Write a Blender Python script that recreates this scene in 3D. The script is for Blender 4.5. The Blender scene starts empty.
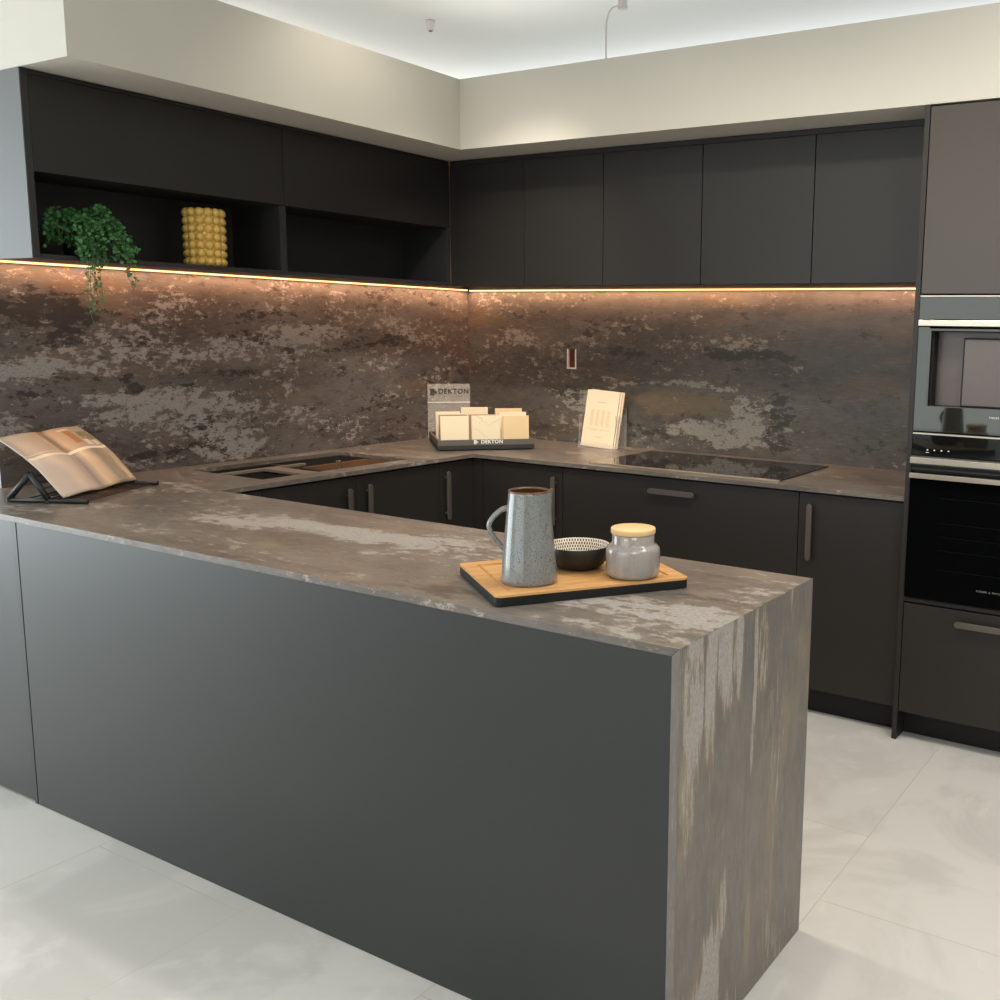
import bpy, bmesh, math, random
from mathutils import Vector, Matrix, noise as mnoise

C = bpy.context.scene.collection
PI = math.pi
random.seed(4)

# ------------------------------------------------------------------ camera
def setup_camera():
    yaw, pitch, roll, f = 0.5278, -0.1515, 0.0177, 1007.29
    YAW, PITCH, ROLL = yaw, pitch, roll
    d = Vector((-math.sin(YAW)*math.cos(PITCH), math.cos(YAW)*math.cos(PITCH), math.sin(PITCH)))
    r = Vector((math.cos(YAW), math.sin(YAW), 0)); u = r.cross(d)
    r2 = math.cos(ROLL)*r + math.sin(ROLL)*u; u2 = -math.sin(ROLL)*r + math.cos(ROLL)*u
    cam = bpy.data.cameras.new('camera'); co = bpy.data.objects.new('camera', cam); C.objects.link(co)
    M = Matrix((( r2.x, u2.x, -d.x, 3.7369), (r2.y, u2.y, -d.y, -4.2595), (r2.z, u2.z, -d.z, 1.5075), (0, 0, 0, 1)))
    co.matrix_world = M
    cam.sensor_width = 36; cam.lens = f/1000*36
    cam.shift_x = (500-663.78)/1000; cam.shift_y = (483.25-500)/1000
    cam.clip_start = 0.05; cam.clip_end = 60
    bpy.context.scene.camera = co
setup_camera()

# ------------------------------------------------------------------ world, lights, exposure
sc = bpy.context.scene
sc.view_settings.view_transform = 'Standard'; sc.view_settings.look = 'None'
sc.view_settings.gamma = 1; sc.view_settings.use_curve_mapping = False
sc.view_settings.exposure = 0.36
w = bpy.data.worlds.new('world'); sc.world = w; w.use_nodes = True
w.node_tree.nodes['Background'].inputs[0].default_value = (0.88, 0.94, 1.0, 1)
w.node_tree.nodes['Background'].inputs[1].default_value = 1.0

def lamp(kind, name, loc, energy, col, target=None, size=None, size_y=None, spot=None, blend=.6):
    l = bpy.data.lights.new(name, kind); o = bpy.data.objects.new(name, l); C.objects.link(o)
    o.location = loc; l.energy = energy; l.color = col
    if kind == 'AREA':
        l.size = size
        if size_y: l.shape = 'RECTANGLE'; l.size_y = size_y
    elif kind == 'SPOT':
        l.spot_size = spot; l.spot_blend = blend; l.shadow_soft_size = size or .04
    if target:
        o.rotation_euler = (Vector(target)-Vector(loc)).to_track_quat('-Z', 'Y').to_euler()
    return o
WARM = (1, .90, .77); NEUT = (1, .97, .93); COOL = (.88, .96, 1.0)
# daylight through the shop windows (left and front)
lamp('AREA', 'window_daylight', (-3.9, -5.2, 1.36), 150, COOL, (0, -5.2, 1.36), 4.7, 2.6)
lamp('AREA', 'shopfront_daylight', (1.2, -8.8, 1.6), 32, COOL, (1.2, 0, 1.2), 5.0, 2.4)
# ceiling luminaires of the showroom
lamp('AREA', 'showroom_ceiling_light', (1.7, -7.6, 3.08), 60, (1, .90, .76), (1.7, -7.6, 0), 2.2, 1.6)
lamp('AREA', 'showroom_ceiling_light', (4.8, -5.2, 3.08), 40, NEUT, (4.8, -5.2, 0), 1.8, 1.8)
lamp('AREA', 'aisle_ceiling_light', (4.6, -2.2, 3.08), 24, NEUT, (4.6, -2.2, 0), 1.2, 1.2)
# downlights over the kitchen
for x, y, e, tx, ty_, sp in ((0.95, -1.45, 18, .9, -1.2, 1.9), (1.55, -1.75, 135, .50, -.35, .85), (1.75, -1.9, 40, 1.8, -1.4, 2.1), (2.55, -1.95, 40, 2.5, -1.5, 2.1), (3.5, -1.75, 46, 3.3, -1.2, 2.2)):
    lamp('SPOT', 'kitchen_downlight', (x, y, 3.07), e, WARM, (tx, ty_, .9), .05, spot=sp, blend=.8)
# strip light under the wall cabinets
STRIP = (1, .56, .33)
lamp('AREA', 'strip_glow_left', (.035, -1.22, 1.6930), 4.4, STRIP, (.035, -1.22, 0), .018, 2.40)
o = lamp('AREA', 'strip_glow_back', (1.34, -.035, 1.6910), 5.0, STRIP, (1.34, -.035, 0), .018, 2.62)
o.rotation_euler = (0, 0, PI/2)
# cove lights lying on top of the bulkhead and beyond the partition walls
def up(name, x, y, z, sx, sy, e, col):
    o = lamp('AREA', name, (x, y, z), e, col, None, sx, sy); o.rotation_euler = (PI, 0, 0)
up('cove_light_left', .25, -1.1, 2.61, .10, 2.3, 2.5, (1, .95, .85))
up('cove_light_back', 1.9, -.25, 2.61, 3.0, .10, 4, (.93, .97, 1))
up('rear_ceiling_wash', 1.6, 1.75, 2.45, 6.0, .5, 46, (.93, .97, 1))
up('rear_ceiling_wash', -1.75, -.6, 2.45, .5, 4.6, 34, (1, .97, .92))

# ------------------------------------------------------------------ node helpers
def mat(name):
    m = bpy.data.materials.new(name); m.use_nodes = True
    return m, m.node_tree, m.node_tree.nodes['Principled BSDF']
def N(nt, t, **kw):
    n = nt.nodes.new(t)
    for k, v in kw.items(): setattr(n, k, v)
    return n
def L(nt, a, b): nt.links.new(a, b)
def put(nt, sock, v):
    if isinstance(v, (int, float, tuple)): sock.default_value = v
    else: nt.links.new(v, sock)
def math_(nt, op, a, b=0.0, clamp=False):
    n = N(nt, 'ShaderNodeMath', operation=op, use_clamp=clamp)
    put(nt, n.inputs[0], a); put(nt, n.inputs[1], b); return n.outputs[0]
def noise_(nt, vec, scale, detail=4, rough=.5, dist=0.0, out='Fac'):
    n = N(nt, 'ShaderNodeTexNoise'); n.inputs['Scale'].default_value = scale
    n.inputs['Detail'].default_value = detail; n.inputs['Roughness'].default_value = rough
    n.inputs['Distortion'].default_value = dist
    if vec is not None: L(nt, vec, n.inputs['Vector'])
    return n.outputs[out]
def mapping(nt, vec, scale=(1, 1, 1), loc=(0, 0, 0), rot=(0, 0, 0)):
    n = N(nt, 'ShaderNodeMapping'); n.inputs['Scale'].default_value = scale
    n.inputs['Location'].default_value = loc; n.inputs['Rotation'].default_value = rot
    L(nt, vec, n.inputs['Vector']); return n.outputs[0]
def ramp(nt, fac, stops, interp='LINEAR'):
    n = N(nt, 'ShaderNodeValToRGB'); n.color_ramp.interpolation = interp
    e = n.color_ramp.elements
    while len(e) < len(stops): e.new(.5)
    for i, (p, c) in enumerate(stops):
        e[i].position = p; e[i].color = (*c, 1) if len(c) == 3 else c
    L(nt, fac, n.inputs[0]); return n.outputs[0]
def mix(nt, fac, a, b, mode='MIX'):
    n = N(nt, 'ShaderNodeMix', data_type='RGBA', blend_type=mode)
    put(nt, n.inputs[0], fac); put(nt, n.inputs[6], a if not isinstance(a, tuple) else (*a[:3], 1))
    put(nt, n.inputs[7], b if not isinstance(b, tuple) else (*b[:3], 1)); return n.outputs[2]
def smooth(nt, v, lo, hi):
    n = N(nt, 'ShaderNodeMapRange', interpolation_type='SMOOTHSTEP'); put(nt, n.inputs[0], v)
    n.inputs[1].default_value = lo; n.inputs[2].default_value = hi; return n.outputs[0]
def bump(nt, b, h, strength=.1, dist=.002):
    n = N(nt, 'ShaderNodeBump'); n.inputs['Strength'].default_value = strength; n.inputs['Distance'].default_value = dist
    L(nt, h, n.inputs['Height']); L(nt, n.outputs[0], b.inputs['Normal'])
def srgb(r, g, b):
    return tuple(((c/255)/12.92 if c/255 <= .04045 else ((c/255+.055)/1.055)**2.4) for c in (r, g, b))

def plain(name, col, rough=.5, metal=0, spec=.5, var=.06, scale=30, coat=0):
    m, nt, b = mat(name)
    co = N(nt, 'ShaderNodeTexCoord').outputs['Object']
    f = noise_(nt, co, scale, 3, .6)
    c2 = tuple(c*(1-var) for c in col); c1 = tuple(min(1, c*(1+var)) for c in col)
    L(nt, mix(nt, f, c2, c1), b.inputs['Base Color'])
    b.inputs['Roughness'].default_value = rough; b.inputs['Metallic'].default_value = metal
    b.inputs['Specular IOR Level'].default_value = spec
    b.inputs['Coat Weight'].default_value = coat; b.inputs['Coat Roughness'].default_value = .06
    return m

# ------------------------------------------------------------------ stone slab material: blobs in slab coordinates (metres)
def stone(name, base_a, base_b, light, ochre, dark, stretch=(1, 2.6), seed=0.0, thr=.60, blobs=(), dthr=.64, dblobs=(), oblobs=(), rough=.42, fine=1.0, speck=.5, flake=.9, wob_=(.20, .13), fmap=None):
    m, nt, b = mat(name)
    uv = N(nt, 'ShaderNodeUVMap'); uv.uv_map = 'slab'
    vec = uv.outputs[0]; FW = flake
    st = mapping(nt, vec, (stretch[0], stretch[1], 1), (seed, seed*1.7, seed))
    # wobble used by every blob border
    wob = noise_(nt, mapping(nt, vec, (1, 1.6, 1), (seed+3, 0, 0)), 5, 8, .62, 0, 'Color')
    ws = N(nt, 'ShaderNodeVectorMath', operation='SUBTRACT'); L(nt, wob, ws.inputs[0]); ws.inputs[1].default_value = (.5, .5, .5)
    wm = N(nt, 'ShaderNodeVectorMath', operation='MULTIPLY'); L(nt, ws.outputs[0], wm.inputs[0]); wm.inputs[1].default_value = (*wob_, 0)
    wa = N(nt, 'ShaderNodeVectorMath', operation='ADD'); L(nt, vec, wa.inputs[0]); L(nt, wm.outputs[0], wa.inputs[1])
    wv = wa.outputs[0]
    def field(bl):
        tot = None
        for (u, v, ru, rv, wgt) in bl:
            mp = mapping(nt, wv, (1/ru, 1/rv, 1), (-u/ru, -v/rv, 0))
            ln = N(nt, 'ShaderNodeVectorMath', operation='LENGTH'); L(nt, mp, ln.inputs[0])
            s = smooth(nt, ln.outputs['Value'], 1.25, .35)
            s = math_(nt, 'MULTIPLY', s, wgt)
            tot = s if tot is None else math_(nt, 'ADD', tot, s)
        return tot
    big = noise_(nt, st, 1.6, 6, .55, .4)
    base = mix(nt, smooth(nt, big, .36, .64), base_a, base_b)
    mid = noise_(nt, st, 9, 9, .62, .2)
    base = mix(nt, math_(nt, 'MULTIPLY', smooth(nt, mid, .35, .75), .45), base, tuple(c*.62 for c in base_a))
    md2 = noise_(nt, mapping(nt, vec, (1, 1+.5*(stretch[1]-1), 1), (seed, 4, 2)), 16, 12, .72)
    base = mix(nt, math_(nt, 'MULTIPLY', smooth(nt, md2, .53, .60), .40*speck*2), base, tuple(c*1.55 for c in base_a))
    base = mix(nt, math_(nt, 'MULTIPLY', smooth(nt, md2, .45, .38), .5*speck*2), base, tuple(c*.5 for c in base_a))
    # ochre clouds
    oc = noise_(nt, mapping(nt, st, (1, 1, 1), (7, 3, 1)), 2.6, 8, .6, .3)
    if oblobs: oc = math_(nt, 'ADD', oc, field(oblobs))
    base = mix(nt, math_(nt, 'MULTIPLY', smooth(nt, oc, .56, .70), .65), base, ochre)
    # fine horizontal scratches
    scr = noise_(nt, mapping(nt, vec, (6, 60, 1), (seed, 0, 0)), 3, 4, .6)
    base = mix(nt, math_(nt, 'MULTIPLY', smooth(nt, scr, .5, .8), .25), base, light)
    # flaked light layer with crisp border and fine grain
    fl = math_(nt, 'MULTIPLY', noise_(nt, st, 3.0*fine, 14, .66, .15), .75)
    fl = math_(nt, 'ADD', fl, math_(nt, 'MULTIPLY', noise_(nt, mapping(nt, vec, (*(fmap or (1, 1+.4*(stretch[1]-1))), 1), (seed, 9, 5)), 22*fine, 14, .76), FW))
    fl = math_(nt, 'SUBTRACT', fl, (.75+FW-1)/2)
    gr = noise_(nt, mapping(nt, vec, (30, 55, 1)), 3, 6, .7)
    fl = math_(nt, 'ADD', fl, math_(nt, 'MULTIPLY', math_(nt, 'SUBTRACT', gr, .5), .16*speck*2))
    if blobs: fl = math_(nt, 'ADD', fl, field(blobs))
    base = mix(nt, math_(nt, 'MULTIPLY', smooth(nt, fl, thr-.05, thr), .55), base, ochre)
    lv = mix(nt, smooth(nt, gr, .3, .7), light, tuple(c*.62 for c in light))
    base = mix(nt, math_(nt, 'MULTIPLY', smooth(nt, fl, thr, thr+.035), .85), base, lv)
    # dark flakes
    dk = math_(nt, 'MULTIPLY', noise_(nt, mapping(nt, st, (1.2, 1.2, 1), (11, 5, 2)), 3.6*fine, 12, .66, .1), .8)
    dk = math_(nt, 'ADD', dk, math_(nt, 'MULTIPLY', noise_(nt, mapping(nt, vec, (1, 1+.5*(stretch[1]-1), 1), (seed, 1, 7)), 19*fine, 12, .74), FW*.7))
    dk = math_(nt, 'SUBTRACT', dk, (.8+FW*.7-1)/2)
    if dblobs: dk = math_(nt, 'ADD', dk, field(dblobs))
    base = mix(nt, math_(nt, 'MULTIPLY', smooth(nt, dk, dthr, dthr+.03), .85), base, dark)
    L(nt, base, b.inputs['Base Color'])
    rr = N(nt, 'ShaderNodeMapRange'); L(nt, fl, rr.inputs[0]); rr.inputs[1].default_value = .4; rr.inputs[2].default_value = .8
    rr.inputs[3].default_value = rough-.06; rr.inputs[4].default_value = rough+.14
    L(nt, rr.outputs[0], b.inputs['Roughness'])
    bump(nt, b, fl, .12, .002)
    return m

M = {}
M['splash_left'] = stone('stone_splash_left', srgb(82, 75, 71), srgb(106, 100, 96), srgb(164, 160, 158), srgb(112, 93, 78), srgb(46, 41, 39), seed=2.0, thr=.585,
    blobs=[(-1.95, 1.36, .45, .09, .12), (-1.70, 1.18, .5, .07, .12), (-1.55, 1.05, .35, .14, .11), (-1.10, 1.45, .25, .07, .11), (-1.35, 1.40, .3, .08, .10), (-2.3, 1.32, .3, .05, .08), (-2.2, 1.12, .4, .06, .08), (-.55, 1.50, .3, .06, .07), (-.95, 1.2, .3, .2, -.03)],
    dblobs=[(-2.28, 1.25, .16, .06, .14), (-2.28, 1.52, .35, .10, .14), (-1.2, 1.5, .35, .10, .08), (-1.72, 1.10, .2, .05, .12), (-1.93, 1.26, .06, .07, .14), (-.7, 1.44, .25, .05, .09), (-.66, .97, .15, .03, .12), (-1.5, 1.28, .1, .03, .1), (-1.8, .98, .3, .04, .1)],
    oblobs=[(-1.9, 1.60, .5, .08, .12), (-.4, 1.3, .2, .3, .08)], speck=.85, dthr=.60, flake=1.15)
M['splash_back'] = stone('stone_splash_back', srgb(76, 71, 66), srgb(98, 93, 87), srgb(158, 154, 145), srgb(108, 91, 70), srgb(48, 46, 42), seed=9.3, thr=.60,
    blobs=[(1.55, 1.02, .30, .08, .20), (1.35, 1.25, .5, .018, .14), (.80, 1.10, .22, .12, .13), (.72, 1.28, .25, .04, .09), (1.68, 1.47, .3, .06, .07), (1.70, 1.13, .10, .10, .12), (.4, 1.45, .3, .1, .05), (2.2, 1.2, .3, .3, -.12), (2.1, 1.5, .5, .15, -.05)],
    dblobs=[(1.55, 1.40, .55, .030, .17), (1.87, 1.10, .11, .22, .17), (1.05, 1.37, .28, .05, .13), (.65, 1.17, .15, .05, .12), (1.2, .98, .2, .05, .12), (.9, 1.5, .25, .06, .08), (.55, 1.55, .15, .04, .1)],
    oblobs=[(1.32, 1.16, .36, .08, .24), (.3, 1.35, .12, .25, .12)], speck=.6, dthr=.62, flake=1.1)
M['stone_top'] = stone('stone_worktop', srgb(94, 88, 82), srgb(112, 106, 99), srgb(170, 166, 162), srgb(130, 115, 96), srgb(76, 70, 65), stretch=(1, 2.4), seed=5.1, thr=.60,
    blobs=[(1.74, -2.27, .60, .10, .16), (2.05, -2.16, .35, .07, .13), (1.25, -2.30, .55, .11, .12), (2.66, -2.50, .28, .10, .20), (2.74, -2.22, .16, .04, .12), (2.8, -2.42, .12, .12, .12), (2.60, -2.655, .2, .02, .12), (.9, -2.4, .4, .1, .05), (1.5, -.4, .5, .2, .03)],
    dblobs=[(2.3, -2.6, .3, .1, .08), (2.75, -2.33, .16, .035, .12)], oblobs=[(1.5, -2.12, .4, .04, .10), (2.6, -2.3, .2, .04, .10)], rough=.36, speck=.42, dthr=.63, flake=1.0)
M['stone_fall'] = stone('stone_waterfall', srgb(106, 101, 95), srgb(118, 112, 105), srgb(178, 173, 168), srgb(146, 129, 104), srgb(92, 86, 80), stretch=(.8, 2.2), seed=1.4, thr=.62,
    blobs=[(.10, -2.63, .42, .055, .18), (.08, -2.55, .34, .030, .15), (.05, -2.49, .22, .035, .17), (.05, -2.42, .20, .022, .16), (.10, -2.345, .34, .014, .20), (.08, -2.30, .16, .03, .12), (.84, -2.53, .28, .055, .22), (.93, -2.61, .22, .08, .22), (.62, -2.47, .12, .02, .16), (.92, -2.41, .08, .05, .14)],
    dblobs=[(.10, -2.2, .12, .15, .02)], oblobs=[(.16, -2.655, .45, .03, .18), (.2, -2.54, .2, .02, .12), (.74, -2.345, .18, .022, .34), (.68, -2.22, .16, .012, .26), (.5, -2.5, .3, .05, .04)], rough=.40, fine=1.0, speck=.22, dthr=.74, flake=.85, wob_=(.16, .025), fmap=(.28, 3.2))
M['stone_edge'] = plain('stone_edge', srgb(122, 110, 100), .45, var=.12, scale=60)

# laminate and the rest
def laminate(name, col, rough=.48):
    m, nt, b = mat(name)
    co = N(nt, 'ShaderNodeTexCoord').outputs['Object']
    f = noise_(nt, co, 400, 2, .5)
    L(nt, mix(nt, f, tuple(c*.94 for c in col), tuple(c*1.06 for c in col)), b.inputs['Base Color'])
    b.inputs['Roughness'].default_value = rough; b.inputs['Specular IOR Level'].default_value = .5
    bump(nt, b, f, .04, .0006)
    return m
M['laminate'] = laminate('matt_black_laminate', srgb(33, 30, 28))
M['carcass'] = laminate('carcass_black', srgb(26, 25, 25), .55)
M['niche'] = laminate('niche_black', srgb(40, 39, 39), .5)
M['plinth'] = laminate('plinth_black', srgb(14, 14, 15), .65)
M['handle'] = plain('bronze_handle', srgb(108, 102, 95), .38, .6)
M['end_grey'] = plain('grey_end_panel', srgb(84, 86, 85), .5, var=.02)
M['paint'] = plain('cream_paint', srgb(205, 201, 190), .75, var=.015, scale=6)
M['paint_white'] = plain('white_paint', srgb(236, 236, 232), .8, var=.01, scale=4)
M['wall_paint'] = plain('wall_paint', srgb(196, 198, 194), .8, var=.02, scale=3)
M['steel'] = plain('brushed_steel', srgb(200, 190, 172), .28, .9)
M['steel_dark'] = plain('dark_steel', srgb(90, 88, 84), .3, .9)
M['black_metal'] = plain('black_metal', srgb(38, 42, 44), .42, .2)
M['black_gloss'] = plain('black_glass', srgb(8, 8, 9), .04, 0, .6, var=0)
M['oven_glass'] = plain('oven_black_glass', srgb(6, 7, 8), .05, 0, .5, var=0)
M['mirror_glass'] = plain('grey_mirror_glass', srgb(78, 78, 73), .035, .85, .5, var=0)
M['mirror_dark'] = plain('dark_mirror_glass', srgb(46, 50, 49), .03, .8, .5, var=0)
M['white_emboss'] = plain('white_print', srgb(232, 230, 222), .5)
M['dark_print'] = plain('dark_print', srgb(40, 38, 38), .5)
M['grey_print'] = plain('grey_print', srgb(130, 130, 130), .5)
M['white_plastic'] = plain('white_plastic', srgb(226, 222, 214), .4)
M['socket_red'] = plain('red_brown_cavity', srgb(96, 36, 22), .5, var=.3)
M['tray_grey'] = plain('tray_grey', srgb(92, 88, 80), .45)
M['board_black'] = plain('board_black', srgb(24, 24, 25), .55, 0, .3)
M['tray_black'] = plain('tray_black', srgb(40, 39, 38), .5)
M['green'] = plain('leaf_green', srgb(62, 112, 60), .45, var=.35, scale=25)
M['stem'] = plain('stem_green', srgb(70, 96, 48), .5)
M['pot'] = plain('dark_pot', srgb(30, 30, 30), .5)
M['yellow'] = plain('yellow_ceramic', srgb(214, 176, 88), .3, var=.05, scale=10, coat=.3)
M['lid_wood'] = plain('pale_wood_lid', srgb(226, 190, 136), .5, var=.05, scale=12)
M['amber'] = plain('brown_glaze_inside', srgb(92, 54, 22), .2, var=.2, coat=.5)
M['bowl_black'] = plain('bowl_black', srgb(34, 31, 29), .5)
M['grout'] = plain('white_tube', srgb(210, 205, 202), .4)
M['wire'] = plain('bronze_wire', srgb(70, 52, 40), .35, .4)

def emis(name, col, s):
    m, nt, b = mat(name); b.inputs['Base Color'].default_value = (*col, 1)
    b.inputs['Emission Color'].default_value = (*col, 1); b.inputs['Emission Strength'].default_value = s; return m
M['led'] = emis('warm_led_diffuser', (1, .52, .22), 2.2)

def acrylic(name):
    m, nt, b = mat(name)
    b.inputs['Base Color'].default_value = (.95, .96, .96, 1); b.inputs['Roughness'].default_value = .05
    b.inputs['IOR'].default_value = 1.45
    out = nt.nodes['Material Output']
    tr = N(nt, 'ShaderNodeBsdfTransparent'); tr.inputs[0].default_value = (.96, .96, .96, 1)
    ms = N(nt, 'ShaderNodeMixShader'); ms.inputs[0].default_value = .10
    L(nt, tr.outputs[0], ms.inputs[1]); L(nt, b.outputs[0], ms.inputs[2]); L(nt, ms.outputs[0], out.inputs[0])
    return m
M['acrylic'] = acrylic('clear_acrylic')
def frosted():
    m, nt, b = mat('frosted_acrylic')
    b.inputs['Base Color'].default_value = (.84, .80, .74, 1); b.inputs['Roughness'].default_value = .6; b.inputs['Specular IOR Level'].default_value = .2
    tr = N(nt, 'ShaderNodeBsdfTransparent'); ms = N(nt, 'ShaderNodeMixShader'); ms.inputs[0].default_value = .20
    L(nt, tr.outputs[0], ms.inputs[1]); L(nt, b.outputs[0], ms.inputs[2]); L(nt, ms.outputs[0], nt.nodes['Material Output'].inputs[0])
    return m
M['frosted'] = frosted()

def floor_mat():
    m, nt, b = mat('concrete_look_tiles')
    co = N(nt, 'ShaderNodeTexCoord').outputs['Object']
    v = mapping(nt, co, (1, 1, 1), (0, 0, 0), (0, 0, PI/2))
    # long side of each tile runs along y
    br = N(nt, 'ShaderNodeTexBrick'); br.offset = .32; br.offset_frequency = 2; br.squash = 1
    br.inputs['Scale'].default_value = 1; br.inputs['Brick Width'].default_value = 1.253; br.inputs['Row Height'].default_value = .6267
    br.inputs['Mortar Size'].default_value = .0016; br.inputs['Mortar Smooth'].default_value = .3
    br.inputs['Color1'].default_value = (*srgb(214, 212, 208), 1); br.inputs['Color2'].default_value = (*srgb(204, 202, 198), 1)
    br.inputs['Mortar'].default_value = (*srgb(186, 178, 166), 1)
    sw = N(nt, 'ShaderNodeMapping'); sw.inputs['Location'].default_value = (3.141, .283, 0)
    L(nt, v, sw.inputs['Vector']); L(nt, sw.outputs[0], br.inputs['Vector'])
    cl = noise_(nt, co, 2.2, 7, .6, .6); c2 = noise_(nt, mapping(nt, co, (1, .5, 1), (4, 1, 0)), 5.5, 8, .62, .4)
    c = mix(nt, math_(nt, 'MULTIPLY', smooth(nt, cl, .44, .60), .7), br.outputs[0], srgb(190, 188, 184))
    c = mix(nt, math_(nt, 'MULTIPLY', smooth(nt, c2, .58, .68), .35), c, srgb(228, 226, 221))
    pk = noise_(nt, co, 14, 4, .5)
    c = mix(nt, math_(nt, 'MULTIPLY', smooth(nt, pk, .74, .76), .6), c, srgb(232, 228, 220))
    L(nt, c, b.inputs['Base Color'])
    b.inputs['Roughness'].default_value = .42
    bump(nt, b, cl, .05, .002)
    return m
M['floor'] = floor_mat()

def bamboo():
    m, nt, b = mat('bamboo_board')
    co = N(nt, 'ShaderNodeTexCoord').outputs['Object']
    st = noise_(nt, mapping(nt, co, (2, 34, 2)), 2, 5, .6, .6)
    g = noise_(nt, mapping(nt, co, (6, 160, 6)), 2, 3, .6)
    c = ramp(nt, st, [(.3, srgb(176, 124, 70)), (.5, srgb(208, 158, 100)), (.7, srgb(224, 180, 122))])
    c = mix(nt, math_(nt, 'MULTIPLY', g, .3), c, srgb(160, 108, 58))
    L(nt, c, b.inputs['Base Color']); b.inputs['Roughness'].default_value = .42
    return m
M['bamboo'] = bamboo()

def speckled(name, base, dot, rough=.22, dens=.48):
    m, nt, b = mat(name)
    co = N(nt, 'ShaderNodeTexCoord').outputs['Object']
    f = noise_(nt, mapping(nt, co, (1, 1, .12)), 60, 4, .6)
    c = mix(nt, f, tuple(x*.78 for x in base), tuple(min(1, x*1.2) for x in base))
    g = noise_(nt, co, 700, 2, .6)
    c = mix(nt, math_(nt, 'MULTIPLY', smooth(nt, g, .52, .62), .35), c, tuple(x*.4 for x in base))
    for s, r, th in ((170, .16, .55), (420, .26, .5)):
        v = N(nt, 'ShaderNodeTexVoronoi'); v.inputs['Scale'].default_value = s; L(nt, co, v.inputs['Vector'])
        sep = N(nt, 'ShaderNodeSeparateColor'); L(nt, v.outputs['Color'], sep.inputs[0])
        on = math_(nt, 'GREATER_THAN', sep.outputs[0], 1-dens*(.6 if s < 200 else 1))
        pt = math_(nt, 'MULTIPLY', smooth(nt, v.outputs['Distance'], r+.1, r), on)
        c = mix(nt, pt, c, dot)
    L(nt, c, b.inputs['Base Color']); b.inputs['Roughness'].default_value = rough
    b.inputs['Coat Weight'].default_value = .6; b.inputs['Coat Roughness'].default_value = .05
    return m
M['jug'] = speckled('speckled_grey_glaze', srgb(124, 127, 125), srgb(36, 38, 40))
M['jar'] = speckled('crackled_pale_glaze', srgb(158, 152, 146), srgb(122, 116, 112), .15, .12)
M['cap_rim'] = plain('brown_rim', srgb(96, 62, 36), .3)

def bowl_inside():
    m, nt, b = mat('dashed_bowl_inside')
    uv = N(nt, 'ShaderNodeUVMap'); uv.uv_map = 'slab'
    br = N(nt, 'ShaderNodeTexBrick'); br.offset = .5
    br.inputs['Scale'].default_value = 1; br.inputs['Brick Width'].default_value = .019; br.inputs['Row Height'].default_value = .075
    br.inputs['Mortar Size'].default_value = .0036; br.inputs['Mortar Smooth'].default_value = .1
    br.inputs['Color1'].default_value = (*srgb(232, 220, 200), 1); br.inputs['Color2'].default_value = (*srgb(222, 208, 188), 1)
    br.inputs['Mortar'].default_value = (*srgb(46, 40, 36), 1)
    L(nt, mapping(nt, uv.outputs[0], (1, 1, 1)), br.inputs['Vector'])
    L(nt, br.outputs[0], b.inputs['Base Color']); b.inputs['Roughness'].default_value = .4
    return m
M['bowl_in'] = bowl_inside()

def page(name, side):
    # a glossy photo spread: printed bands and blocks of an interior, gutter shade painted in
    m, nt, b = mat(name)
    uv = N(nt, 'ShaderNodeUVMap'); uv.uv_map = 'slab'
    sp = N(nt, 'ShaderNodeSeparateXYZ'); L(nt, uv.outputs[0], sp.inputs[0])
    u, v = sp.outputs[0], sp.outputs[1]
    c = ramp(nt, u, [(0, srgb(176, 164, 152)), (.35, srgb(190, 166, 144)), (.44, srgb(214, 172, 128)), (.5, srgb(120, 102, 90)), (.56, srgb(196, 160, 126)), (1, srgb(164, 154, 140))])
    lower = ramp(nt, u, [(0, srgb(206, 192, 180)), (.42, srgb(200, 180, 164)), (.52, srgb(150, 138, 130)), (.62, srgb(222, 192, 156)), (.78, srgb(134, 124, 108)), (1, srgb(176, 156, 128))])
    c = mix(nt, math_(nt, 'LESS_THAN', v, .50), c, lower)
    def rect(u0, u1, v0, v1):
        a = math_(nt, 'MULTIPLY', math_(nt, 'GREATER_THAN', u, u0), math_(nt, 'LESS_THAN', u, u1))
        d = math_(nt, 'MULTIPLY', math_(nt, 'GREATER_THAN', v, v0), math_(nt, 'LESS_THAN', v, v1))
        return math_(nt, 'MULTIPLY', a, d)
    c = mix(nt, rect(0, 1, .49, .53), c, srgb(236, 222, 200))
    c = mix(nt, rect(0, .42, .555, .57), c, srgb(214, 190, 166))
    c = mix(nt, rect(.70, .79, .62, .90), c, srgb(176, 116, 74))
    c = mix(nt, rect(.66, .80, .89, .93), c, srgb(214, 196, 170))
    nz = noise_(nt, uv.outputs[0], 16, 3, .6)
    c = mix(nt, math_(nt, 'MULTIPLY', rect(.84, .99, .66, .86), smooth(nt, nz, .35, .55)), c, srgb(122, 116, 74))
    c = mix(nt, rect(.82, .89, .56, .68), c, srgb(222, 206, 190))
    c = mix(nt, rect(.92, .97, .56, .66), c, srgb(216, 196, 176))
    c = mix(nt, rect(.44, .49, .56, .98), c, srgb(150, 128, 110))
    L(nt, c, b.inputs['Base Color']); b.inputs['Roughness'].default_value = .34
    b.inputs['Coat Weight'].default_value = .15; b.inputs['Coat Roughness'].default_value = .2
    return m
M['page'] = page('glossy_photo_page', 0)
M['line_print'] = plain('faded_print', srgb(178, 156, 128), .6)
M['paper'] = plain('paper_edge', srgb(232, 224, 210), .6)
M['cream_card'] = plain('cream_card', srgb(236, 214, 182), .6, var=.02)
M['card_shade'] = plain('beige_print', srgb(222, 200, 168), .6)

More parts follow.
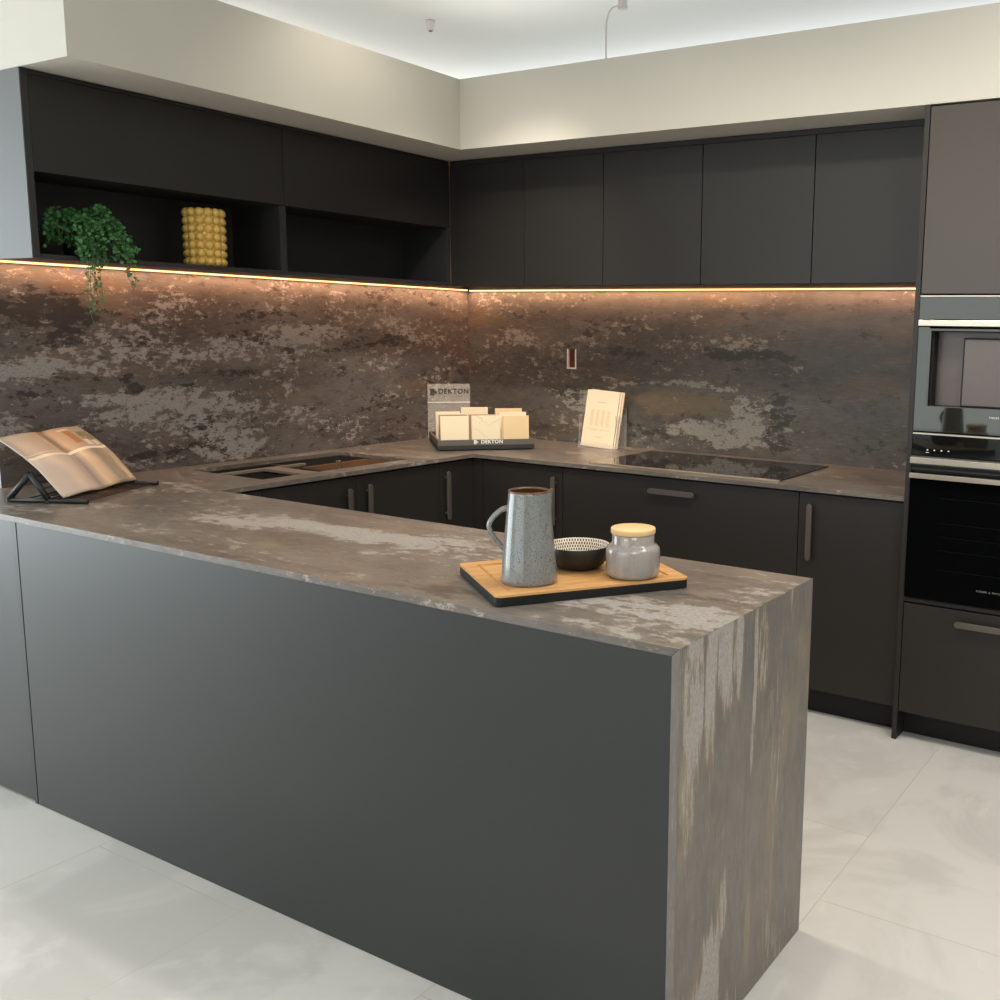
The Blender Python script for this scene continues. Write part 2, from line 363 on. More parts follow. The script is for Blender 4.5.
def tile_mat(name, col, vein=None, th=.5):
    m, nt, b = mat(name)
    co = N(nt, 'ShaderNodeTexCoord').outputs['Object']
    f = noise_(nt, co, 9, 4, .6)
    c = mix(nt, f, tuple(x*.93 for x in col), col)
    if vein:
        wv = N(nt, 'ShaderNodeTexNoise'); wv.inputs['Scale'].default_value = 6; wv.inputs['Distortion'].default_value = 1.2; L(nt, mapping(nt, co, (1, 1, 1), (3, 2, 9)), wv.inputs['Vector'])
        a = math_(nt, 'ABSOLUTE', math_(nt, 'SUBTRACT', wv.outputs['Fac'], th))
        c = mix(nt, math_(nt, 'MULTIPLY', smooth(nt, a, .012, .0), .55), c, vein)
    L(nt, c, b.inputs['Base Color']); b.inputs['Roughness'].default_value = .4
    return m
M['tile_a'] = tile_mat('cream_tile', srgb(238, 222, 190))
M['tile_b'] = tile_mat('veined_tile', srgb(236, 220, 188), srgb(176, 152, 116))
M['tile_c'] = tile_mat('sand_tile', srgb(228, 202, 158))
M['tile_d'] = tile_mat('taupe_tile', srgb(170, 146, 118))

# ------------------------------------------------------------------ mesh helpers
class MB:
    def __init__(s): s.v = []; s.f = []; s.sm = []
    def add(s, vs, fs, smooth=False):
        o = len(s.v); s.v += [tuple(x) for x in vs]; s.f += [tuple(i+o for i in f) for f in fs]; s.sm += [smooth]*len(fs); return s
    def box(s, x0, x1, y0, y1, z0, z1):
        vs = [(x0,y0,z0),(x1,y0,z0),(x1,y1,z0),(x0,y1,z0),(x0,y0,z1),(x1,y0,z1),(x1,y1,z1),(x0,y1,z1)]
        return s.add(vs, [(0,3,2,1),(4,5,6,7),(0,1,5,4),(1,2,6,5),(2,3,7,6),(3,0,4,7)])
    def prism(s, poly, z0, z1):
        n = len(poly)
        vs = [(x,y,z0) for x,y in poly]+[(x,y,z1) for x,y in poly]
        fs = [tuple(range(n-1,-1,-1)), tuple(range(n,2*n))]+[(i,(i+1)%n,n+(i+1)%n,n+i) for i in range(n)]
        return s.add(vs, fs)
    def tube(s, pts, r, n=10, smooth=True, close=True):
        pts = [Vector(p) for p in pts]; rings = []; prev = None
        rad = r if callable(r) else (lambda t: r)
        for i, p in enumerate(pts):
            t = (pts[min(i+1,len(pts)-1)]-pts[max(i-1,0)]).normalized()
            a = (prev - t*prev.dot(t)) if prev is not None else t.orthogonal()
            a.normalize(); prev = a; b = t.cross(a); rr = rad(i/(len(pts)-1))
            rx, ry = rr if isinstance(rr, tuple) else (rr, rr)
            rings.append([p+a*math.cos(2*PI*k/n)*rx+b*math.sin(2*PI*k/n)*ry for k in range(n)])
        vs = [v for R_ in rings for v in R_]; fs = []
        for i in range(len(pts)-1):
            for k in range(n):
                fs.append((i*n+k, i*n+(k+1)%n, (i+1)*n+(k+1)%n, (i+1)*n+k))
        s.add(vs, fs, smooth)
        if close: s.add(rings[0], [tuple(range(n-1,-1,-1))]); s.add(rings[-1], [tuple(range(n))])
        return s
    def lathe(s, prof, n=48, cx=0, cy=0, fn=None):
        vs = []; 
        for (r, z) in prof:
            for k in range(n):
                a = 2*PI*k/n; x, y, zz = r*math.cos(a), r*math.sin(a), z
                if fn: x, y, zz = fn(x, y, zz, a)
                vs.append((cx+x, cy+y, zz))
        fs = []
        for i in range(len(prof)-1):
            for k in range(n): fs.append((i*n+k, i*n+(k+1)%n, (i+1)*n+(k+1)%n, (i+1)*n+k))
        return s.add(vs, fs, True)
    def sphere(s, c, r, n=12, m=8, sx=1, sy=1, sz=1):
        prof = [(r*math.sin(PI*i/m), -r*math.cos(PI*i/m)) for i in range(m+1)]
        vs = []
        for (q, z) in prof:
            for k in range(n): vs.append((c[0]+q*math.cos(2*PI*k/n)*sx, c[1]+q*math.sin(2*PI*k/n)*sy, c[2]+z*sz))
        fs = [(i*n+k, i*n+(k+1)%n, (i+1)*n+(k+1)%n, (i+1)*n+k) for i in range(m) for k in range(n)]
        return s.add(vs, fs, True)
    def build(s, name, m, parent=None, world=True, bevel=0, uv=None, loc=None, seg=2, weld=True):
        off = Vector((0,0,0))
        if parent is not None and world:
            off = Vector(parent.get('_w', (0,0,0)))
        elif loc is not None: off = Vector(loc)
        me = bpy.data.meshes.new(name)
        me.from_pydata([tuple(Vector(v)-off) for v in s.v], [], s.f)
        me.polygons.foreach_set('use_smooth', s.sm)
        if uv:
            ul = me.uv_layers.new(name='slab')
            for p in me.polygons:
                for li in p.loop_indices:
                    co = me.vertices[me.loops[li].vertex_index].co+off
                    ul.data[li].uv = uv(co, p.normal)
        bm = bmesh.new(); bm.from_mesh(me)
        if weld: bmesh.ops.remove_doubles(bm, verts=bm.verts, dist=1e-5)
        bmesh.ops.dissolve_degenerate(bm, edges=bm.edges, dist=1e-6)
        bmesh.ops.recalc_face_normals(bm, faces=bm.faces)
        bm.to_mesh(me); bm.free()
        me.materials.append(M[m] if isinstance(m, str) else m)
        o = bpy.data.objects.new(name, me); C.objects.link(o)
        if parent is not None:
            o.parent = parent
            o['_w'] = list(off) if world else [0, 0, 0]
        else:
            o.location = off; o['_w'] = list(off)
        if bevel:
            bv = o.modifiers.new('bevel', 'BEVEL'); bv.width = bevel; bv.segments = seg; bv.limit_method = 'ANGLE'; bv.angle_limit = .6
        return o
def tag(o, label=None, cat=None, group=None, kind=None):
    if label: o['label'] = label
    if cat: o['category'] = cat
    if group: o['group'] = group
    if kind: o['kind'] = kind
    return o
def thing(name, label, cat, loc, rotz=0, group=None):
    o = bpy.data.objects.new(name, None); C.objects.link(o); o.empty_display_size = .05
    o.location = loc; o.rotation_euler = (0, 0, rotz); o['_w'] = list(loc)
    return tag(o, label, cat, group)
def struct(name, mb, m, bevel=0):
    return tag(mb.build(name, m, bevel=bevel), kind='structure')
def text(body, size, parent, m, loc, rot, name='lettering', extrude=.0004, align='CENTER', space=1.0, bold=0):
    cu = bpy.data.curves.new(name, 'FONT'); cu.body = body; cu.size = size; cu.extrude = extrude
    cu.align_x = align; cu.align_y = 'CENTER'; cu.space_character = space; cu.offset = bold
    t = bpy.data.objects.new('tmp', cu); C.objects.link(t)
    dg = bpy.context.evaluated_depsgraph_get(); me = bpy.data.meshes.new_from_object(t.evaluated_get(dg))
    bpy.data.objects.remove(t)
    me.name = name; me.materials.clear(); me.materials.append(M[m])
    o = bpy.data.objects.new(name, me); C.objects.link(o); o.parent = parent; o.location = loc; o.rotation_euler = rot
    return o

# ------------------------------------------------------------------ the setting
H = .92; LX = 2.858; F = -2.6805; B = -2.028; DS = .623; DH = -.685
struct('floor', MB().box(-4, 6.8, -9, 5, -.1, 0), 'floor')
struct('ceiling', MB().box(-4, 6.8, -9, 5, 3.1, 3.2), 'paint_white')
struct('wall_back', MB().box(-.14, 3.36, .02, .14, 0, 2.586), 'wall_paint')
struct('wall_left', MB().box(-.14, -.02, -2.431, .02, 0, 2.586), 'wall_paint')
struct('wall_side', MB().box(-4, -.14, -2.431, -2.33, 0, 2.586), 'wall_paint')
struct('wall_right', MB().box(6.8, 6.9, -9, 5, 0, 3.1), 'wall_paint')
struct('wall_rear', MB().box(-4, 6.8, 5, 5.1, 0, 3.1), 'paint_white')
mb = MB(); mb.box(-4.1, -4, -9, -7.6, 0, 3.1); mb.box(-4.1, -4, -2.8, 5, 0, 3.1); mb.box(-4.1, -4, -7.6, -2.8, 0, .04); mb.box(-4.1, -4, -7.6, -2.8, 2.7, 3.1)
struct('wall_far_left', mb, 'wall_paint')
mb = MB(); mb.box(-4, -1.4, -9.1, -9, 0, 3.1); mb.box(3.8, 6.8, -9.1, -9, 0, 3.1); mb.box(-1.4, 3.8, -9.1, -9, 0, .3); mb.box(-1.4, 3.8, -9.1, -9, 2.8, 3.1)
struct('wall_front', mb, 'wall_paint')
# bulkhead: L-shaped beam above the wall cabinets
mb = MB(); mb.prism([(-.02, -2.431), (.575, -2.431), (.575, -.693), (3.36, -.693), (3.36, .02), (-.02, .02)], 2.286, 2.586)
struct('trim_1', mb, 'paint')

# ------------------------------------------------------------------ splashbacks
def uv_left(co, n): return (co.y, co.z)
def uv_back(co, n): return (co.x, co.z)
o = MB().box(-.02, 0, -2.431, 0, H, 1.715).build('splashback', 'splash_left', loc=(-.01, -1.2, H), uv=uv_left)
tag(o, 'weathered rust and grey stone splashback behind the sink and the plant', 'splashback')
# back slab with the socket cut-out
sx0, sx1, sz0, sz1 = .664, .722, 1.298, 1.400
mb = MB(); mb.box(-.02, sx0, 0, .02, H, 1.715); mb.box(sx1, 2.67, 0, .02, H, 1.715); mb.box(sx0, sx1, 0, .02, H, sz0); mb.box(sx0, sx1, 0, .02, sz1, 1.715)
o = mb.build('splashback', 'splash_back', loc=(1.3, .01, H), uv=uv_back)
tag(o, 'weathered stone splashback behind the hob with a socket opening', 'splashback')
s = thing('socket_box', 'small white framed socket opening with red-brown cavity in stone splashback', 'socket', (.693, 0, 1.298))
mb = MB(); t = .007
for a in ((sx0+.0005, sx0+t, sz0+.0005, sz1-.0005), (sx1-t, sx1-.0005, sz0+.0005, sz1-.0005), (sx0+t, sx1-t, sz0+.0005, sz0+t), ): mb.box(a[0], a[1], -.003, .018, a[2], a[3])
mb.build('frame', 'white_plastic', s, bevel=.001)
MB().box(sx0+t, sx1-t, .014, .018, sz0+t, sz1-.0005).build('back_plate', 'socket_red', s)

# ------------------------------------------------------------------ worktop (one continuous U) with waterfall end
def uv_top(co, n):
    if abs(n.z) > .5:
        return (co.x, co.y)
    return (co.x+co.y, co.z+8)
T = .018
wt = thing('worktop', 'continuous U-shaped weathered stone worktop ending in a waterfall side', 'worktop', (1.4, -1.3, H-T))
xs = [0, .09, .53, DS, 2.67]
mb = MB()
# sink run with opening, hob run, peninsula : grid of cells
sy0, sy1 = -1.772, -1.002
def cellbox(x0, x1, y0, y1): mb.box(x0, x1, y0, y1, H-T, H)
polys = []
grid_x = [0, .09, .53, DS, LX]; grid_y = [F, B, sy0, sy1, DH, -.0005]
def grid_slab(keep, gx, gy, z0, z1):
    b_ = MB(); idx = {}
    def V(i, j, z):
        k = (i, j, z)
        if k not in idx: idx[k] = len(b_.v); b_.v.append((gx[i], gy[j], z))
        return idx[k]
    cells = {(i, j) for i in range(len(gx)-1) for j in range(len(gy)-1) if keep(.5*(gx[i]+gx[i+1]), .5*(gy[j]+gy[j+1]))}
    for (i, j) in cells:
        b_.f.append((V(i,j,z1), V(i+1,j,z1), V(i+1,j+1,z1), V(i,j+1,z1)))
        b_.f.append((V(i,j+1,z0), V(i+1,j+1,z0), V(i+1,j,z0), V(i,j,z0)))
        for (di, dj, a, c) in ((-1,0,(i,j+1),(i,j)), (1,0,(i+1,j),(i+1,j+1)), (0,-1,(i,j),(i+1,j)), (0,1,(i+1,j+1),(i,j+1))):
            if (i+di, j+dj) not in cells:
                b_.f.append((V(*a,z0), V(*c,z0), V(*c,z1), V(*a,z1)))
    b_.sm = [False]*len(b_.f); return b_
def keep(x, y):
    if y < B: return True
    if x < DS and y > B: return not (.09 < x < .53 and sy0 < y < sy1)
    return y > DH and x < 2.669
gx = sorted(set([0.0005, .09, .53, DS, 2.669, LX])); gy = [F, B, sy0, sy1, DH, -.0005]
sl = grid_slab(keep, gx, gy, H-T, H)
sl.v = [(LX-T if (x == LX and z < H-.001) else x, y, z) for x, y, z in sl.v]   # mitred end
sl.build('slab', 'stone_top', wt, bevel=.0012, uv=uv_top)
def uv_fall(co, n):
    if abs(n.x) > .5: return (H-co.z, co.y)
    return (co.z*1.3+4, co.x+co.y+3)
wf = MB().box(LX-T, LX, F, B, 0.001, H)
wf.v = [(x+(0.0003 if x > LX-T+.001 else 0), y, H-T-.0003 if (z > .5 and x < LX-T+.001) else z) for x, y, z in wf.v]
wf.build('waterfall_panel', 'stone_fall', wt, bevel=.0012, uv=uv_fall)

# ------------------------------------------------------------------ sink
sk = thing('sink', 'dark double sink set under the opening in the stone worktop', 'sink', (.31, -1.387, .68))
def bowl(x0, x1, y0, y1, ztop, zb, name, m):
    t = .003; b_ = MB()
    b_.box(x0-t, x0, y0-t, y1+t, zb, ztop); b_.box(x1, x1+t, y0-t, y1+t, zb, ztop)
    b_.box(x0, x1, y0-t, y0, zb, ztop); b_.box(x0, x1, y1, y1+t, zb, ztop); b_.box(x0-t, x1+t, y0-t, y1+t, zb-t, zb)
    return b_.build(name, m, sk)
M['sink_dark'] = plain('sink_dark_steel', srgb(70, 66, 62), .3, .55)
M['sink_brown'] = plain('sink_brown_wall', srgb(120, 88, 66), .35, .2)
bowl(.095, .26, sy0+.004, sy1-.004, H-T-.0005, .86, 'rear_ledge', 'sink_dark')
bowl(.287, .524, sy0+.004, -1.577, H-T-.0005, .72, 'small_basin', 'sink_dark')
bowl(.287, .524, -1.500, sy1-.004, H-T-.0005, .72, 'large_basin', 'sink_brown')
mb = MB(); mb.box(.263, .284, sy0+.001, -1.36, H-.012, H-.001); mb.box(.284, .529, -1.574, -1.503, H-.012, H-.001)
mb.build('divider', 'stone_edge', sk, bevel=.001)
MB().box(.263, .284, -1.36, sy1-.001, H-.03, H-.020).build('rail', 'sink_brown', sk, bevel=.001)
MB().tube([(.405, -1.675, .7205), (.405, -1.675, .724)], .04, 24).build('drain', 'steel', sk)
MB().tube([(.405, -1.25, .7205), (.405, -1.25, .724)], .04, 24).build('drain', 'steel', sk)
MB().box(.284, .300, -1.20, -1.185, H-.045, H-.006).build('bracket', 'steel', sk, bevel=.001)

# ------------------------------------------------------------------ handles and base cabinets
def handle(parent, c, axis, length, normal):
    # flat bar with rounded ends; axis 'z','x' or 'y'; normal '-y' or '+x'
    n = 8; wd = .011; pts = []
    hl = length/2-wd
    for k in range(n+1):
        a = -PI/2+PI*k/n; pts.append((hl+wd*math.cos(a), wd*math.sin(a)))
    for k in range(n+1):
        a = PI/2+PI*k/n; pts.append((-hl+wd*math.cos(a), wd*math.sin(a)))
    b_ = MB(); b_.prism(pts, .016, .026)
    b_.box(-hl*.82-.005, -hl*.82+.005, -.006, .006, 0, .017); b_.box(hl*.82-.005, hl*.82+.005, -.006, .006, 0, .017)
    def tr(v):
        l, w_, h = v
        if normal == '-y':
            return (c[0]+(l if axis == 'x' else w_), c[1]-h, c[2]+(l if axis == 'z' else w_))
        return (c[0]+h, c[1]+w_, c[2]+l)
    b_.v = [tr(v) for v in b_.v]
    return b_.build('handle', 'handle', parent, bevel=.0015)
YD = -.667; XD = .605; DT = .019; G = .0015
ZB, ZT = .113, .893
def base_back(x0, x1, label, hnd, name='base_cabinet', door='door', split=None, carc=True):
    t = thing(name, label, 'cabinet', ((x0+x1)/2, YD+.3, 0))
    MB().box(x0, x1, YD+DT+.002, -.03, ZB-.008, H-T-.001).build('carcass', 'carcass', t)
    MB().box(x0, x1, -.60, -.585, 0.0005, ZB-.010).build('plinth', 'plinth', t)
    d = MB().box(x0+G, x1-G, YD, YD+DT, ZB, ZT).build(door, 'laminate', t, bevel=.0012)
    if hnd: handle(d, (hnd[0], YD, hnd[1]), hnd[2], .222, '-y')
    return t
base_back(.664, 1.122, 'narrow black base cabinet in the inner corner behind the jug', (1.083, .742, 'z'))
base_back(1.122, 2.251, 'wide black drawer cabinet under the hob with one horizontal handle', (1.687, .838, 'x'), 'drawer_cabinet', 'drawer')
base_back(2.251, 2.669, 'black base cabinet right of the drawers against the oven housing', (2.303, .745, 'z'))
def base_left(y0, y1, label, hnd):
    t = thing('base_cabinet', label, 'cabinet', (XD-.3, (y0+y1)/2, 0))
    top = H-T-.001
    mb = MB()   # open-topped box so that the sink can hang in it
    mb.box(.03, XD-DT-.002, y0, y0+.016, ZB-.008, top); mb.box(.03, XD-DT-.002, y1-.016, y1, ZB-.008, top)
    mb.box(.03, .046, y0+.016, y1-.016, ZB-.008, top); mb.box(.046, XD-DT-.002, y0+.016, y1-.016, ZB-.008, ZB+.01)
    mb.build('carcass', 'carcass', t)
    MB().box(.525, .54, y0, y1, .0005, ZB-.010).build('plinth', 'plinth', t)
    d = MB().box(XD-DT, XD, y0+G, y1-G, ZB, ZT).build('door', 'laminate', t, bevel=.0012)
    if hnd: handle(d, (XD, hnd[0], hnd[1]), 'z', .222, '+x')
base_left(-2.02, -1.834, 'narrow black base cabinet under sink run, half hidden by peninsula', None)
base_left(-1.834, -1.382, 'black sink cabinet whose handle is the left one of the close pair', (-1.432, .74))
base_left(-1.382, -.890, 'black sink cabinet whose handle is the right one of the close pair', (-1.325, .745))
base_left(-.890, -.667, 'slim black corner base cabinet beside the inner corner, tall handle', (-.855, .745))
mb = MB(); mb.prism([(XD-DT, -.667+G), (XD, -.667+G), (XD, -.667), (.664-G, -.667), (.664-G, -.648), (XD-DT, -.648)], ZB, ZT)
tag(mb.build('corner_filler', 'laminate', loc=(.62, -.655, ZB)), 'narrow black filler strip in inner corner between base cabinets', 'filler panel')

# ------------------------------------------------------------------ peninsula cabinet (front faces the viewer)
t = thing('peninsula_cabinet', 'long peninsula cabinet with plain dark front panels under stone worktop', 'cabinet', (1.4, -2.35, 0))
MB().box(.02, LX-T-.002, F+.026, B-.03, .0005, H-T-.001).build('carcass', 'carcass', t)
M['panel'] = laminate('peninsula_laminate', srgb(38, 41, 41), .33)
MB().box(.566, LX-T-.001, F+.005, F+.024, .001, H-T-.001).build('front_panel', 'panel', t, bevel=.001)
MB().box(.549, .5635, F+.004, F+.024, .001, H-T-.001).build('edge_strip', 'panel', t, bevel=.001)
MB().box(.002, .546, F+.006, F+.024, .008, H-T-.001).build('side_panel', 'panel', t, bevel=.001)
MB().box(.02, LX-T-.002, B-.028, B-.010, ZB, ZT).build('inner_panel', 'laminate', t)

# ------------------------------------------------------------------ wall cabinets
WX = .314; WY = -.479; Z0 = 1.700; Z1 = 2.284
def wall_left_unit(y0, y1, label, end=False):
    t = thing('wall_cabinet', label, 'cabinet', (.15, (y0+y1)/2, Z0))
    mb = MB(); e = .020 if end else .004; e1 = .026 if end else .020; ya = y0; zf = 1.969; xf = WX-.021
    mb.box(.001, xf, ya, ya+e, Z0, Z1); mb.box(xf, WX, ya, ya+e, Z0, Z1 if end else zf)
    mb.box(.001, xf, y1-e1, y1, Z0, Z1); mb.box(xf, WX, y1-e1, y1, Z0, zf)
    mb.box(.02, WX, ya+e, y1-e1, Z0, Z0+.014); mb.box(.02, xf, ya+e, y1-e1, 1.975, 1.99); mb.box(.02, xf, ya+e, y1-e1, Z1-.016, Z1)
    mb.box(.001, .02, ya+e, y1-e1, Z0, Z1)
    mb.build('carcass', 'niche', t, bevel=.0008)
    ys = ya+(e if end else 0)
    MB().box(WX-.02, WX-.0005, ys+.001, y1-.001, 1.972, 2.268).build('flap_door', 'laminate', t, bevel=.001)
    e = ys-ya
    MB().box(WX-.02, WX-.004, ya+e, y1, 2.270, Z1).build('filler_strip', 'laminate', t)
    return t
t = wall_left_unit(-2.431, -1.445, 'black wall cabinet with flap and open niche holding plant and vase', True)
MB().box(.0, WX-.002, -2.4345, -2.4315, Z0, Z1).build('end_panel', 'end_grey', t)
wall_left_unit(-1.4445, -.4795, 'black wall cabinet with flap and empty niche next to the corner')
def wall_back_unit(x0, x1, label, first=False):
    t = thing('wall_cabinet', label, 'cabinet', ((x0+x1)/2, -.2, Z0))
    MB().box(x0, x1, WY+.022, -.0005, Z0, Z1).build('carcass', 'niche', t)
    MB().box(x0+G, x1-G, WY, WY+.019, Z0-.003, 2.261).build('door', 'laminate', t, bevel=.001)
    MB().box(x0, x1, WY+.004, WY+.020, 2.263, Z1).build('filler_strip', 'laminate', t)
xs = [.3141, .763, 1.201, 1.692, 2.187, 2.669]
for i, lb in enumerate(['black wall cabinet with narrow door in the inside corner, left of the rest',
        'black wall cabinet with plain door, second from the corner',
        'black wall cabinet with plain door, above the brochure holder',
        'black wall cabinet with plain door, above the middle of the hob',
        'black wall cabinet with plain door, beside the tall oven housing']):
    wall_back_unit(xs[i]+.0003, xs[i+1]-.0003, lb)
# LED profiles under the cabinets
o = MB().box(.026, .044, -2.425, -.05, 1.6935, 1.6995).build('strip_light', 'led', loc=(.02, -1.2, 1.694)); tag(o, 'warm glowing strip light under the cabinets with the open niches', 'strip light', 'warm strip lights under the wall cabinets')
o = MB().box(.050, 2.66, -.044, -.026, 1.6915, 1.6975).build('strip_light', 'led', loc=(1.3, -.02, 1.69)); tag(o, 'warm glowing strip light under the plain wall cabinets above the hob', 'strip light', 'warm strip lights under the wall cabinets')

# ------------------------------------------------------------------ tall housing with appliances
XT = 2.6742; YT = -.703; XR = 3.30
t = thing('tall_cabinet', 'tall black appliance housing with upper door and bottom drawer', 'cabinet', (3.0, -.35, 0))
MB().box(XT, XT+.018, YT, -.001, 0.0005, 2.284).build('side_gable', 'laminate', t, bevel=.001)
MB().box(XR, XR+.018, YT, -.001, 0.0005, 2.284).build('side_gable', 'laminate', t, bevel=.001)
mb = MB(); mb.box(XT+.0185, XR-.0005, -.66, -.02, 1.645, 2.283); mb.box(XT+.0185, XR-.0005, -.66, -.02, .105, .535); mb.box(XT+.0185, XR-.0005, -.03, -.012, .535, 1.645)
mb.build('carcass', 'carcass', t)
M['laminate_lit'] = laminate('warm_lit_laminate', srgb(66, 59, 53), .30)  # the black laminate again, lightened and browned to paint in warm glare
MB().box(XT+.021, XR-.003, YT+.001, YT+.02, 1.647, 2.276).build('door', 'laminate_lit', t, bevel=.001)
d = MB().box(XT+.021, XR-.003, YT+.001, YT+.02, .113, .531).build('drawer', 'laminate', t, bevel=.001)
handle(d, (2.997, YT+.001, .484), 'x', .222, '-y')
MB().box(XT+.0185, XR-.0005, -.61, -.595, 0.0005, .103).build('plinth', 'plinth', t)

X0 = XT+.020; X1 = XR-.002
cm = thing('coffee_machine', 'built-in glass-fronted coffee machine with open niche above the oven', 'coffee machine', (3.0, -.5, 1.166))
mb = MB()   # glass frame around the niche
nx0, nx1, nz0, nz1 = 2.734, 3.262, 1.257, 1.520
mb.box(X0, nx0, YT-.002, YT+.018, nz0, 1.532); mb.box(nx1, X1, YT-.002, YT+.018, nz0, 1.532)
mb.box(X0, X1, YT-.002, YT+.018, 1.166, nz0)
mb.build('glass_frame', 'mirror_glass', cm)
MB().box(X0, X1, YT-.002, YT+.018, 1.560, 1.636).build('glass_fascia', 'mirror_glass', cm)
MB().box(X0, X1, YT-.003, YT+.018, 1.637, 1.641).build('top_trim', 'steel', cm)
MB().box(X0, X1, YT-.014, YT+.012, 1.535, 1.557).build('trim_bar', 'steel', cm, bevel=.002)
mb = MB(); mb.box(nx0-.001, nx0+.006, YT-.0025, YT+.02, nz0, nz1+.007); mb.box(nx0+.006, nx1, YT-.0025, YT+.02, nz1, nz1+.007); mb.box(nx0+.006, nx1, YT-.0025, YT+.1, nz0-.003, nz0)
mb.build('niche_trim', 'steel_dark', cm)
mb = MB(); mb.box(nx0+.0062, nx0+.012, YT+.018, YT+.075, nz0, nz1); mb.box(nx1-.004, nx1, YT+.018, YT+.075, nz0, nz1); mb.box(nx0+.012, nx1-.004, YT+.018, YT+.075, nz1-.004, nz1)
mb.build('niche_side', 'plinth', cm)
M['niche_steel'] = plain('niche_grey_steel', srgb(98, 90, 88), .35, .3)
MB().box(nx0+.012, nx1-.004, YT+.075, YT+.080, nz0, nz1-.004).build('niche_back', 'niche_steel', cm)
MB().box(2.852, 3.14, YT+.025, YT+.074, nz0+.004, 1.492).build('dispenser_block', 'niche_steel', cm, bevel=.002)
MB().box(2.8465, 3.15, YT+.028, YT+.0745, nz0+.001, 1.497).build('block_shadow_gap', 'plinth', cm)
MB().box(X0+.002, X1-.002, YT+.127, -.04, 1.17, 1.636).build('body', 'carcass', cm)
text('FISHER & PAYKEL', .009, cm, 'white_emboss', (3.00-3.0+.0, YT-.0028+.5, 1.226-1.166), (PI/2, 0, 0), space=1.3)

ov = thing('oven', 'built-in black glass oven with steel handle bars below the coffee machine', 'oven', (3.0, -.5, .54))
MB().box(X0, X1, YT-.002, YT+.02, 1.080, 1.153).build('control_panel', 'mirror_dark', ov, bevel=.001)
MB().box(X0, X1, YT-.004, YT+.018, 1.1545, 1.160).build('top_trim', 'steel', ov)
M['oven_panel'] = M['black_gloss']
MB().box(X0, X1, YT-.024, YT-.012, 1.051, 1.073).build('trim_bar', 'steel', ov, bevel=.002)
MB().box(X0, X1, YT-.012, YT+.018, 1.046, 1.078).build('fascia', 'steel_dark', ov)
MB().box(X0, X1, YT+.004, YT+.02, 1.022, 1.044).build('vent_recess', 'plinth', ov)
MB().box(X0, X1, YT-.006, YT+.003, 1.029, 1.032).build('vent_slat', 'steel_dark', ov)
dr = MB().box(X0, X1, YT-.006, YT+.018, .555, 1.018).build('door', 'oven_glass', ov, bevel=.001)
MB().box(X0, X1, YT-.026, YT-.012, .998, 1.016).build('handle', 'steel', dr, bevel=.002)
MB().box(X0, X1, YT-.002, YT+.016, .538, .552).build('bottom_trim', 'plinth', ov)
MB().box(X0+.003, X1-.003, YT+.021, -.04, .54, 1.16).build('body', 'carcass', ov)
# faint rack rails seen through the door glass
mb = MB()
for zz in (.93, .84, .79, .74, .67): mb.box(2.80, 3.2, YT-.0066, YT-.0060, zz, zz+.0016)
M['faint'] = plain('faint_rack', srgb(13, 12, 11), .7, 0, .1)
mb.build('rack_rails', 'faint', dr)
text('FISHER & PAYKEL', .010, ov, 'grey_print', (.0, YT-.0068+.5, .613-.54), (PI/2, 0, 0), space=1.3)
mb = MB()
for k, xx in enumerate((2.747, 2.772, 2.797, 2.822)):
    mb.box(xx, xx+.005, YT-.0028, YT-.002, 1.098, 1.102)
mb.box(2.744, 2.755, YT-.0028, YT-.002, 1.090, 1.092)
mb.build('display_icons', 'white_emboss', ov)

# ------------------------------------------------------------------ hob
hb = thing('hob', 'wide black glass induction hob with thin steel front trim set on worktop', 'hob', (1.69, -.35, H))
hx0, hx1, hy0, hy1 = 1.235, 2.148, -.630, -.092
MB().box(hx0, hx1, hy0+.012, hy1, H+.0002, H+.005).build('glass_plate', 'black_gloss', hb, bevel=.0015)
MB().box(hx0, hx1, hy0, hy0+.0115, H+.0002, H+.006).build('front_trim', 'steel', hb, bevel=.0015)
mb = MB()
M['ring'] = plain('hob_marking', srgb(52, 52, 54), .2)
for cx in (1.40, 1.69, 1.98):
    for cy in (-.24, -.45):
        n = 48
        for r in (.085,):
            vs = []; fs = []
            for k in range(n):
                a = 2*PI*k/n; vs += [(cx+r*math.cos(a), cy+r*math.sin(a), H+.0053), (cx+(r-.0015)*math.cos(a), cy+(r-.0015)*math.sin(a), H+.0053)]
            for k in range(n): fs.append((2*k, (2*k+2)%(2*n), (2*k+3)%(2*n), 2*k+1))
            MB().add(vs, fs).build('zone_marking', 'ring', hb)

# ------------------------------------------------------------------ board, jug, bowl, jar
bd = thing('serving_board', 'bamboo board with black underside and juice groove lying on peninsula', 'board', (2.392, -2.375, H+.0005), math.radians(55.5))
def rrect(w_, h_, r, n=6):
    out = []
    for cx, cy, a0 in ((w_/2-r, h_/2-r, 0), (-w_/2+r, h_/2-r, PI/2), (-w_/2+r, -h_/2+r, PI), (w_/2-r, -h_/2+r, 3*PI/2)):
        for k in range(n+1):
            a = a0+PI/2*k/n; out.append((cx+r*math.cos(a), cy+r*math.sin(a)))
    return out
BW, BH = .455, .325
MB().prism(rrect(BW, BH, .014), 0, .020).build('base', 'board_black', bd, world=False, bevel=.002)
